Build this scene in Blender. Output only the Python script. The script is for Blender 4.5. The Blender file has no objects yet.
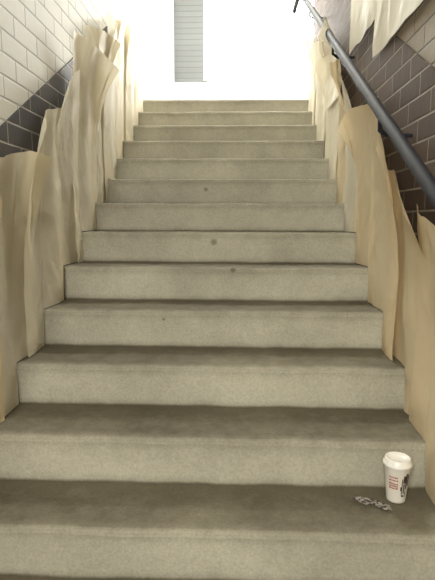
import bpy, bmesh, math, random
from mathutils import Vector, noise, Matrix
random.seed(4)
S=bpy.context.scene
try: S.view_settings.view_transform='Standard'
except Exception: pass
R=.1698; T=.30
def N(y): return 1.02+(y-1.971)*(R/T)
Y0=1.971-5*T     # first riser
def ky(k): return Y0+k*T+(.035 if k<=3 else 0)
def step_z(y):
    k=-1
    while k<15 and ky(k+1)<=y+1e-6: k+=1
    return 0.0 if k<0 else 1.02+(k-5)*R
YT=Y0+15*T; ZT=1.02+10*R
XL,XR=-.80,.80

# ---------- material helpers ----------
def mat(name,col,rough=.8):
    m=bpy.data.materials.new(name); m.use_nodes=True
    nt=m.node_tree; b=nt.nodes['Principled BSDF']
    b.inputs['Base Color'].default_value=(*col,1); b.inputs['Roughness'].default_value=rough
    return m,nt,b
def nd(nt,t,**kw):
    n=nt.nodes.new(t)
    for k,v in kw.items():
        if k in n.inputs.keys(): n.inputs[k].default_value=v
        else: setattr(n,k,v)
    return n
def ramp(nt,src,stops):
    r=nt.nodes.new('ShaderNodeValToRGB'); e=r.color_ramp.elements
    while len(e)<len(stops): e.new(.5)
    for i,(p,c) in enumerate(stops): e[i].position=p; e[i].color=(*c,1)
    nt.links.new(src,r.inputs[0]); return r
def concrete(name,dark,light,grit,spots=None,scale=2.2,bump=.4,gl=.62,gh=1.25,dark_tones=None):
    m,nt,b=mat(name,light,.9)
    tc=nd(nt,'ShaderNodeTexCoord')
    n1=nd(nt,'ShaderNodeTexNoise',Scale=scale,Detail=8,Roughness=.65)
    n2=nd(nt,'ShaderNodeTexNoise',Scale=grit,Detail=4,Roughness=.7)
    nt.links.new(tc.outputs['Object'],n1.inputs['Vector']); nt.links.new(tc.outputs['Object'],n2.inputs['Vector'])
    r=ramp(nt,n1.outputs['Fac'],[(.34,dark),(.66,light)])
    base=r.outputs[0]
    if dark_tones:
        rw=ramp(nt,n1.outputs['Fac'],[(.34,dark_tones[0]),(.66,dark_tones[1])])
        at=nd(nt,'ShaderNodeAttribute',attribute_name='tone_mix')
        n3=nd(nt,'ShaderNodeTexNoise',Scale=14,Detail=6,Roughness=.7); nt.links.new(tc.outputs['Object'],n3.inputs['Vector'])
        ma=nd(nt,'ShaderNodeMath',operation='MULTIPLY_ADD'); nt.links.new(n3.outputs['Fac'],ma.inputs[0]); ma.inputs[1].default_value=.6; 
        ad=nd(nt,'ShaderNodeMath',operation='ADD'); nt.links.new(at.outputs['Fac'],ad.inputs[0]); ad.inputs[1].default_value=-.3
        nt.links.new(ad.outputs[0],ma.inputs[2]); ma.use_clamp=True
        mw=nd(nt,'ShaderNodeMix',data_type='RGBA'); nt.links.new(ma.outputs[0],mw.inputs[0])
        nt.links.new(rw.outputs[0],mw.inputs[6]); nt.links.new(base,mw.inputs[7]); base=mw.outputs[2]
    r2=ramp(nt,n2.outputs['Fac'],[(.3,(gl,gl,gl)),(.7,(gh,gh,gh))])
    mx=nd(nt,'ShaderNodeMix',data_type='RGBA',blend_type='MULTIPLY'); mx.inputs[0].default_value=1
    nt.links.new(base,mx.inputs[6]); nt.links.new(r2.outputs[0],mx.inputs[7])
    out=mx.outputs[2]
    for (sx,sy,sz,sr) in (spots or []):
        v=nd(nt,'ShaderNodeVectorMath',operation='DISTANCE'); nt.links.new(tc.outputs['Object'],v.inputs[0]); v.inputs[1].default_value=(sx,sy,sz)
        dv=nd(nt,'ShaderNodeMath',operation='DIVIDE'); nt.links.new(v.outputs['Value'],dv.inputs[0]); dv.inputs[1].default_value=sr*2
        rs=ramp(nt,dv.outputs[0],[(.25,(.5,.48,.45)),(.6,(1,1,1))])
        m2=nd(nt,'ShaderNodeMix',data_type='RGBA',blend_type='MULTIPLY'); m2.inputs[0].default_value=1
        nt.links.new(out,m2.inputs[6]); nt.links.new(rs.outputs[0],m2.inputs[7]); out=m2.outputs[2]
    nt.links.new(out,b.inputs['Base Color'])
    bp=nd(nt,'ShaderNodeBump',Strength=bump,Distance=.004)
    nt.links.new(n2.outputs['Fac'],bp.inputs['Height']); nt.links.new(bp.outputs[0],b.inputs['Normal'])
    return m
def brick(name,c1,c2,mort,axis='yz',rough=.6,bw=.24,rh=.086,ms=.006,bump=.9):
    m,nt,b=mat(name,c1,rough)
    tc=nd(nt,'ShaderNodeTexCoord'); sp=nd(nt,'ShaderNodeSeparateXYZ'); cb=nd(nt,'ShaderNodeCombineXYZ')
    nt.links.new(tc.outputs['Object'],sp.inputs[0])
    nt.links.new(sp.outputs['Y' if axis=='yz' else 'X'],cb.inputs[0]); nt.links.new(sp.outputs['Z'],cb.inputs[1])
    br=nd(nt,'ShaderNodeTexBrick',Scale=1.0)
    br.inputs['Color1'].default_value=(*c1,1); br.inputs['Color2'].default_value=(*c2,1); br.inputs['Mortar'].default_value=(*mort,1)
    br.inputs['Mortar Size'].default_value=ms; br.inputs['Mortar Smooth'].default_value=.6
    br.inputs['Brick Width'].default_value=bw; br.inputs['Row Height'].default_value=rh
    nt.links.new(cb.outputs[0],br.inputs['Vector']); nt.links.new(br.outputs['Color'],b.inputs['Base Color'])
    n2=nd(nt,'ShaderNodeTexNoise',Scale=22,Detail=5); nt.links.new(tc.outputs['Object'],n2.inputs['Vector'])
    bp=nd(nt,'ShaderNodeBump',Strength=bump,Distance=.008,invert=True)
    nt.links.new(br.outputs['Fac'],bp.inputs['Height'])
    b2=nd(nt,'ShaderNodeBump',Strength=.35,Distance=.006); nt.links.new(n2.outputs['Fac'],b2.inputs['Height'])
    nt.links.new(bp.outputs[0],b2.inputs['Normal']); nt.links.new(b2.outputs[0],b.inputs['Normal'])
    return m
def paper(name,c1,c2,trans=.3):
    m,nt,b=mat(name,c1,.5)
    tc=nd(nt,'ShaderNodeTexCoord'); n=nd(nt,'ShaderNodeTexNoise',Scale=1.8,Detail=3,Roughness=.5)
    nt.links.new(tc.outputs['Object'],n.inputs['Vector'])
    r=ramp(nt,n.outputs['Fac'],[(.3,c1),(.7,c2)]); nt.links.new(r.outputs[0],b.inputs['Base Color'])
    n2=nd(nt,'ShaderNodeTexNoise',Scale=6,Detail=3,Distortion=.5); nt.links.new(tc.outputs['Object'],n2.inputs['Vector'])
    bp=nd(nt,'ShaderNodeBump',Strength=.5,Distance=.03)
    nt.links.new(n2.outputs['Fac'],bp.inputs['Height']); nt.links.new(bp.outputs[0],b.inputs['Normal'])
    tr=nd(nt,'ShaderNodeBsdfTranslucent'); nt.links.new(r.outputs[0],tr.inputs[0])
    ms=nd(nt,'ShaderNodeMixShader'); ms.inputs[0].default_value=trans
    nt.links.new(b.outputs[0],ms.inputs[1]); nt.links.new(tr.outputs[0],ms.inputs[2])
    nt.links.new(ms.outputs[0],nt.nodes['Material Output'].inputs[0])
    return m
def emis(name,col,s):
    m,nt,b=mat(name,col); b.inputs['Emission Color'].default_value=(*col,1); b.inputs['Emission Strength'].default_value=s
    return m

SP=[(-.02,ky(8),1.475,.020),(-.10,ky(10),1.80,.016),(.09,ky(7),1.35,.015),(-.22,ky(6),1.15,.008)]
M_step=concrete('step_concrete',(.385,.365,.29),(.53,.51,.41),110,spots=SP,bump=.45,gl=.82,gh=1.12,dark_tones=((.10,.087,.055),(.17,.15,.102)))
M_floor=concrete('floor_concrete',(.14,.13,.10),(.24,.22,.17),120)
M_bl=brick('painted_brick',(.74,.74,.68),(.69,.69,.63),(.46,.46,.42),bump=.6)
M_dark=brick('dark_glazed_brick',(.06,.058,.065),(.09,.085,.09),(.30,.28,.25),rough=.6,ms=.006)
M_dark2=brick('dark_brown_brick',(.062,.04,.03),(.095,.062,.045),(.24,.20,.155),rough=.75,ms=.006)
M_back=brick('grey_block_back',(.115,.12,.12),(.105,.11,.11),(.07,.075,.075),axis='xz',bw=3.0,rh=.075,bump=.4)
M_white=concrete('white_plaster',(.80,.80,.76),(.88,.88,.84),40,bump=.1,gl=.95,gh=1.0)
M_beige=brick('beige_brick_right',(.25,.20,.145),(.21,.168,.12),(.13,.105,.075))
M_p1=paper('kraft_paper',(.82,.68,.44),(.90,.77,.54))
M_p2=paper('pale_paper',(.88,.81,.62),(.93,.88,.74),.35)
M_rail,_,_b=mat('black_painted_steel',(.012,.014,.020),.65); _b.inputs['Specular IOR Level'].default_value=.3
M_ceil=concrete('ceiling_plaster',(.5,.5,.47),(.6,.6,.56),30,bump=.1)

def obj(name,verts,faces,mats,mi=None,smooth=False,parent=None):
    me=bpy.data.meshes.new(name); me.from_pydata([tuple(v) for v in verts],[],faces); 
    for m in mats: me.materials.append(m)
    if mi: me.polygons.foreach_set('material_index',mi)
    if smooth: me.polygons.foreach_set('use_smooth',[True]*len(faces))
    me.update(); o=bpy.data.objects.new(name,me); S.collection.objects.link(o)
    if parent: o.parent=parent
    return o
def box(name,a,b,m,parent=None,bev=0):
    x0,y0,z0=a;x1,y1,z1=b
    v=[(x0,y0,z0),(x1,y0,z0),(x1,y1,z0),(x0,y1,z0),(x0,y0,z1),(x1,y0,z1),(x1,y1,z1),(x0,y1,z1)]
    f=[(3,2,1,0),(4,5,6,7),(0,1,5,4),(1,2,6,5),(2,3,7,6),(3,0,4,7)]
    o=obj(name,v,f,[m],parent=parent)
    if bev:
        md=o.modifiers.new('b','BEVEL'); md.width=bev; md.segments=3
    return o
def empty(name):
    e=bpy.data.objects.new(name,None); S.collection.objects.link(e); e.empty_display_size=.1; return e

# ---------- stairs ----------
prof=[]; cl=[]  # colour blend per profile point: darker on treads, nosings and inner corners
OV=.010; rr=.016
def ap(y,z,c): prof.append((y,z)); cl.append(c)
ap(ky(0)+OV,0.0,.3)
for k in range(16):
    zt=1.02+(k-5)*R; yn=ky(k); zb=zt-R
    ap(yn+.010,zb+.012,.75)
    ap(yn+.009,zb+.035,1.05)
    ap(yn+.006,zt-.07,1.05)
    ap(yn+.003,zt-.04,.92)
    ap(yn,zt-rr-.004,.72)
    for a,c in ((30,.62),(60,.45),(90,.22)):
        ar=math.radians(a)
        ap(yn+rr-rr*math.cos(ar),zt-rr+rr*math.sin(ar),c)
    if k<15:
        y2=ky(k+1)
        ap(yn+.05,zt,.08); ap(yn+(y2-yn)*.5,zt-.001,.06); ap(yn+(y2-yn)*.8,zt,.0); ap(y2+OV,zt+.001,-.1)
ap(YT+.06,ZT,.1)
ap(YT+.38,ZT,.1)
NX=90; vs=[];fs=[];ca=[]
P=len(prof); SX=.79
for i in range(NX+1):
    x=-SX+2*SX*i/NX
    for j,(y,zz) in enumerate(prof):
        d=noise.noise(Vector((x*5,y*7,zz*7)))*.0035+noise.noise(Vector((x*25,y*20,zz*20)))*.0015
        vs.append((x,y+d,zz+(d*.8 if zz>0.01 else 0))); ca.append(cl[j])
for i in range(NX):
    for j in range(P-1):
        a=i*P+j; fs.append((a,a+P,a+P+1,a+1))
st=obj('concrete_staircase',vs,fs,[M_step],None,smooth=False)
at=st.data.attributes.new('tone_mix','FLOAT','POINT'); at.data.foreach_set('value',ca)
# ---------- shell ----------
box('floor',(-.79,-3.2,-.1),(.79,Y0+OV+.03,0),M_floor)
LY=7.6
box('floor_landing',(-.79,YT+.38,ZT-.2),(2.6,LY,ZT-.003),M_floor)
CZ=5.25
def quadwall(name,x,pts,m,side,th=.12):
    s=-1 if side=='l' else 1
    n=len(pts)
    v=[(x,y,z) for y,z in pts]+[(x+s*th,y,z) for y,z in pts]
    f=[tuple(range(n)),tuple(range(2*n-1,n-1,-1))]+[(i,i+n,(i+1)%n+n,(i+1)%n) for i in range(n)]
    o=obj(name,v,f,[m]); bm=bmesh.new(); bm.from_mesh(o.data); bmesh.ops.recalc_face_normals(bm,faces=bm.faces); bm.to_mesh(o.data); bm.free(); return o
H1=.92;H2=1.14
yE=3.7
quadwall('wall_left',XL,[(-3.2,0),(Y0,0),(yE,N(yE)-.4),(yE,CZ),(-3.2,CZ)],M_bl,'l')
quadwall('wall_left_plaster',XL,[(yE,ZT-1.2),(LY,ZT-.9),(LY,CZ),(yE,CZ)],M_white,'l')
quadwall('dado_left',XL+.008,[(-3.2,0),(Y0,0),(yE,N(yE)-.4),(yE,N(yE)+H1),(.1,N(.1)+H1),(-3.2,N(.1)+H1)],M_dark,'l',.007)
RY=5.0
quadwall('wall_right',XR,[(-3.2,0),(Y0,0),(RY,N(RY)-.4),(RY,CZ),(-3.2,CZ)],M_beige,'r')
quadwall('dado_right',XR-.008,[(-3.2,0),(Y0,0),(RY,N(RY)-.4),(RY,N(RY)+H2),(.1,N(.1)+H2),(-3.2,N(.1)+H2)],M_dark2,'r',.007)
wx0,wx1,wz0,wz1=-.38,1.25,3.52,4.75
box('wall_back',(XL,LY,ZT-.5),(wx0,LY+.15,CZ),M_back)
box('wall_back_right',(wx1,LY,ZT-.5),(2.6,LY+.15,CZ),M_back)
box('wall_back_below',(wx0,LY,ZT-.5),(wx1,LY+.15,wz0),M_back)
box('wall_back_above',(wx0,LY,wz1),(wx1,LY+.15,CZ),M_back)
box('wall_landing_right',(2.6,RY,ZT-.5),(2.7,LY+.15,CZ),M_white)
box('wall_landing_front',(XR+.12,RY-.1,ZT-.5),(2.6,RY,CZ),M_white)
box('ceiling',(-2.2,-3.2,CZ),(2.7,LY+.15,CZ+.1),M_ceil)
box('trim_sill',(XL,LY-.14,wz0-.30),(2.6,LY,wz0-.01),M_white,bev=.01)
w=empty('window_1')
wf=M_white
for i,(a,b_) in enumerate([((wx0,LY+.02,wz0),(wx0+.05,LY+.08,wz1)),((wx1-.05,LY+.02,wz0),(wx1,LY+.08,wz1)),((wx0,LY+.02,wz0),(wx1,LY+.08,wz0+.05)),((wx0,LY+.02,wz1-.05),(wx1,LY+.08,wz1))]):
    box('frame_%d'%(i+1),a,b_,wf,parent=w)
box('pane',(wx0,LY+.09,wz0),(wx1,LY+.10,wz1),emis('bright_daylight_glass',(1,.99,.95),16),parent=w)

# ---------- masking paper ----------
def sheet(V,F,MI,side,y0,wd,top,seed,lean=.05,slope=0.0,mi=0,off=.02,bot=None,amp=.012,follow=.5,corner=.06):
    nu,nv=56,44; base=len(V); s=1 if side=='l' else -1; wx=(XL if side=='l' else XR)
    rnd=random.Random(seed); ph=rnd.random()*9; kf=rnd.uniform(.8,1.7); sk=rnd.uniform(-.03,.03); nearc=rnd.random()<.6
    for j in range(nv+1):
        v=j/nv
        for i in range(nu+1):
            u=i/nu; y=y0+wd*u
            zb=(step_z(y)+.004) if bot is None else N(y0+wd/2)+bot+.02*noise.noise(Vector((u*3,seed,1)))
            ym=y0+wd/2
            tp=N(ym+(y-ym)*follow)+top+slope*.6*(u-.5)+.02*noise.noise(Vector((u*3,seed*3.1,0)))+.005*noise.noise(Vector((u*14,seed*3.1,4)))
            c=(1-u) if nearc else u
            tp-=corner*max(0,c-.55)**2*3
            z=zb+(tp-zb)*v
            fold=amp*math.sin(2*math.pi*kf*u+ph+1.0*v)*(.3+.7*v)
            cr=.018*noise.noise(Vector((y*3,z*1.8,seed)))
            rg=1-2*abs(noise.noise(Vector((y*5+z*2,z*4,seed*1.7))))
            cr+=.008*max(0,rg-.5)+.004*noise.noise(Vector((y*9,z*7,seed)))
            curl=lean*(max(0,v-.35)/.65)**2*(.25+.75*c**1.5)
            x=wx+s*max(.012,off+fold+cr+curl+.012)
            V.append((x,y+sk*v+(lean*.3*(v**2)*(u-.5)),z-curl*.45))
    for j in range(nv):
        for i in range(nu):
            a=base+j*(nu+1)+i; F.append((a,a+1,a+nu+2,a+nu+1)); MI.append(mi)
def fin(V,F,MI):
    return obj('masking_paper',V,F,[M_p1,M_p2],MI,smooth=True)
V,F,MI=[],[],[]
left=[(.05,.62,.82,.05,0,0,.0),(.5,.6,.84,.08,-.05,0,.05),(.95,.5,.82,.06,.08,1,.03),(1.3,.5,.88,.10,-.1,0,.08),(1.68,.5,.87,.10,.05,1,.08),
 (2.05,.48,.91,.12,-.08,1,.1),(2.42,.46,.95,.12,.06,1,.06),(2.75,.46,1.0,.15,-.1,1,.12),(3.08,.46,.99,.12,.0,1,.05),(3.42,.46,.99,.1,.05,1,.05),(3.78,.46,.95,.08,-.05,1,.08),(4.15,.45,.8,.06,0,1,.05),(4.5,.45,.66,.05,0,1,.03)]  # upper left sheets take the paler paper, glow from above put into their colour
for i,(y,wd_,tp,ln,sl,m_,co_) in enumerate(left):
    sheet(V,F,MI,'l',y,wd_,tp,i+1,lean=ln,slope=sl,mi=m_,off=.010+.014*(i%2),corner=co_)
fin(V,F,MI)
V,F,MI=[],[],[]
right=[(.05,.65,.70,.05,0,0,0),(.55,.62,.74,.07,-.04,0,.05),(.98,.55,.75,.08,-.08,0,.08),(1.35,.52,.80,.12,-.05,0,.14),(1.72,.5,.78,.13,-.1,0,.12),(2.08,.5,.82,.14,-.12,0,.12),
 (2.45,.48,.77,.13,-.12,0,.12),(2.82,.46,.80,.12,-.05,1,.1),(3.16,.44,.80,.13,0,0,.1),(3.5,.42,.74,.1,-.06,1,.1),(3.78,.42,.78,.12,0,1,.1),(4.05,.42,.68,.1,-.05,1,.08),(4.32,.42,.68,.08,-.05,1,.06),(4.6,.36,.58,.05,0,1,.04)]
for i,(y,wd_,tp,ln,sl,m_,co_) in enumerate(right):
    sheet(V,F,MI,'r',y,wd_,tp,i+40,lean=ln,slope=sl,mi=m_,off=.010+.014*(i%2),corner=co_)
sheet(V,F,MI,'r',3.3,.55,1.02,90,lean=.14,mi=1,off=.05,bot=.45,corner=.2)
sheet(V,F,MI,'r',2.6,.6,1.50,91,lean=.12,mi=1,off=.02,bot=1.02,slope=.1)
sheet(V,F,MI,'r',1.9,.75,1.50,93,lean=.08,mi=1,off=.02,bot=1.19,slope=-.1)
fin(V,F,MI)

# ---------- handrail ----------
def tube(name,pts,r,m,parent=None):
    c=bpy.data.curves.new(name,'CURVE'); c.dimensions='3D'; c.bevel_depth=r; c.bevel_resolution=6; c.use_fill_caps=True
    sp=c.splines.new('POLY'); sp.points.add(len(pts)-1)
    for p,q in zip(sp.points,pts): p.co=(*q,1)
    c.materials.append(m); o=bpy.data.objects.new(name,c); S.collection.objects.link(o)
    if parent: o.parent=parent
    return o
h=empty('handrail'); RXx=.665; RH=.925
tube('rail',[(RXx,.3,N(.3)+RH),(RXx,YT,N(YT)+RH),(RXx,YT+.12,N(YT)+RH+.03),(RXx,YT+.5,N(YT)+RH+.03)],.0225,M_rail,h)
for i,yy in enumerate((1.0,2.1,3.2,4.3)):
    zz=N(yy)+RH
    tube('bracket_%d'%(i+1),[(RXx,yy,zz-.015),(RXx,yy,zz-.07),(RXx+.03,yy,zz-.09),(XR,yy,zz-.09)],.008,M_rail,h)

# ---------- cup ----------
CX,CY,CZ0=.107+.534,1.61,1.02-2*R+.003
M_cup,_,_b=mat('white_cup_card',(.78,.75,.68),.45)
M_lid,_,_b=mat('white_lid_plastic',(.83,.81,.76),.3)
M_red,_,_b=mat('red_print',(.35,.05,.03),.5)
M_blk,_,_b=mat('dark_print',(.05,.03,.025),.5)
def lathe(name,pr,m,parent,seg=64):
    v=[];f=[]
    for r,z in pr:
        for s in range(seg):
            a=2*math.pi*s/seg; v.append((r*math.cos(a),r*math.sin(a),z))
    for j in range(len(pr)-1):
        for s in range(seg):
            a=j*seg+s;b2=j*seg+(s+1)%seg; f.append((a,b2,b2+seg,a+seg))
    return obj(name,v,f,[m],smooth=True,parent=parent)
cup=empty('takeaway_coffee_cup'); cup.location=(CX,CY,CZ0)
lathe('body',[(0,.006),(.027,.006),(.028,0),(.030,0),(.0305,.004),(.0425,.122),(.044,.124),(.0445,.127),(.042,.128)],M_cup,cup)
lathe('lid',[(.0445,.121),(.0465,.122),(.047,.127),(.0455,.131),(.0425,.133),(.0405,.143),(.039,.146),(.0365,.146),(.035,.142),(.012,.141),(0,.141)],M_lid,cup)
def cr_(z): return .0305+(.0425-.0305)*(z-.004)/.118+.0005
def prints(name,lst,m):
    V=[];F=[]
    for a0,a1,z0,z1 in lst:
        b0=len(V); n=8
        for i in range(n+1):
            a=math.radians(a0+(a1-a0)*i/n)
            for z in (z0,z1): V.append((cr_(z)*math.cos(a),cr_(z)*math.sin(a),z))
        F+=[(b0+2*i,b0+2*i+2,b0+2*i+3,b0+2*i+1) for i in range(n)]
    return obj(name,V,F,[m],parent=cup)
red=[];rp=random.Random(3)
for z0 in (.088,.078,.066,.058,.050):
    a=-145
    while a<-102:
        wd=rp.uniform(2.5,6); red.append((a,a+wd,z0,z0+rp.uniform(.0045,.0065))); a+=wd+2
prints('red_lettering',red,M_red)
blk=[(-82,-77,.03,.088),(-75,-62,.072,.098),(-73,-65,.035,.07),(-62,-52,.05,.105),(-80,-64,.024,.030),(-88,-80,.045,.06),(-60,-54,.02,.045),(-50,-40,.06,.1)]
prints('dark_figure_print',blk,M_blk)

# ---------- crumpled wrapper ----------
M_foil,_,bf=mat('foil_scrap',(.32,.30,.26),.4); bf.inputs['Metallic'].default_value=.2
V=[];F=[];MI2=[];n=22
cx,cy,cz=.107+.455,1.565,CZ0
for i in range(n+1):
    for j in range(n+1):
        u=i/n;v=j/n
        wdt=.32+.45*abs(math.sin(u*6))
        px=cx-.062+.105*u; py=cy+(.035-.055*u)+(v-.5)*.05*wdt
        pz=cz+.003+.007*abs(noise.noise(Vector((u*6,v*5,2))))*2+.003*noise.noise(Vector((u*17,v*12,5)))
        V.append((px+.008*noise.noise(Vector((v*6,u*3,9))),py,pz))
for i in range(n):
    for j in range(n):
        a=i*(n+1)+j;F.append((a,a+1,a+n+2,a+n+1)); MI2.append(1 if noise.noise(Vector((i*.35,j*.4,3)))>.05 else 0)
obj('crumpled_wrapper',V,F,[M_foil,M_blk],MI2)

# ---------- lights ----------
def area(name,loc,tgt,size,en,col,sy=None):
    l=bpy.data.lights.new(name,'AREA'); l.energy=en; l.color=col; l.size=size
    if sy: l.shape='RECTANGLE'; l.size_y=sy
    o=bpy.data.objects.new(name,l); S.collection.objects.link(o); o.location=loc
    o.rotation_euler=(Vector(tgt)-Vector(loc)).to_track_quat('-Z','Y').to_euler(); return o
def point(name,loc,en,col,r=.1):
    l=bpy.data.lights.new(name,'POINT'); l.energy=en; l.color=col; l.shadow_soft_size=r
    o=bpy.data.objects.new(name,l); S.collection.objects.link(o); o.location=loc; return o
point('window_glow_helper',(.42,7.2,4.15),100,(1,.98,.93),.12)  # added lamp before the back wall, stands in for bloom around the window
point('landing_side_light',(.2,5.0,4.6),210,(1,.98,.92),.15)
area('stair_foot_fill',(-.4,-1.3,2.5),(-.1,2.8,1.5),.8,90,(1,.96,.86))  # unseen fill added behind the camera to brighten the risers
wd=bpy.data.worlds.new('w'); S.world=wd; wd.use_nodes=True
wd.node_tree.nodes['Background'].inputs[0].default_value=(.95,.95,.85,1); wd.node_tree.nodes['Background'].inputs[1].default_value=.48

# ---------- camera ----------
c=bpy.data.cameras.new('camera'); c.sensor_fit='VERTICAL'; c.sensor_height=24; c.lens=512/580*24; c.clip_start=.02
co=bpy.data.objects.new('camera',c); S.collection.objects.link(co); S.camera=co
co.location=(.107,0,1.594)
co.rotation_euler=(Matrix.Rotation(math.radians(2.1),3,'Z')@Matrix.Rotation(math.radians(90-7.7),3,'X')@Matrix.Rotation(math.radians(.2),3,'Z')).to_euler()
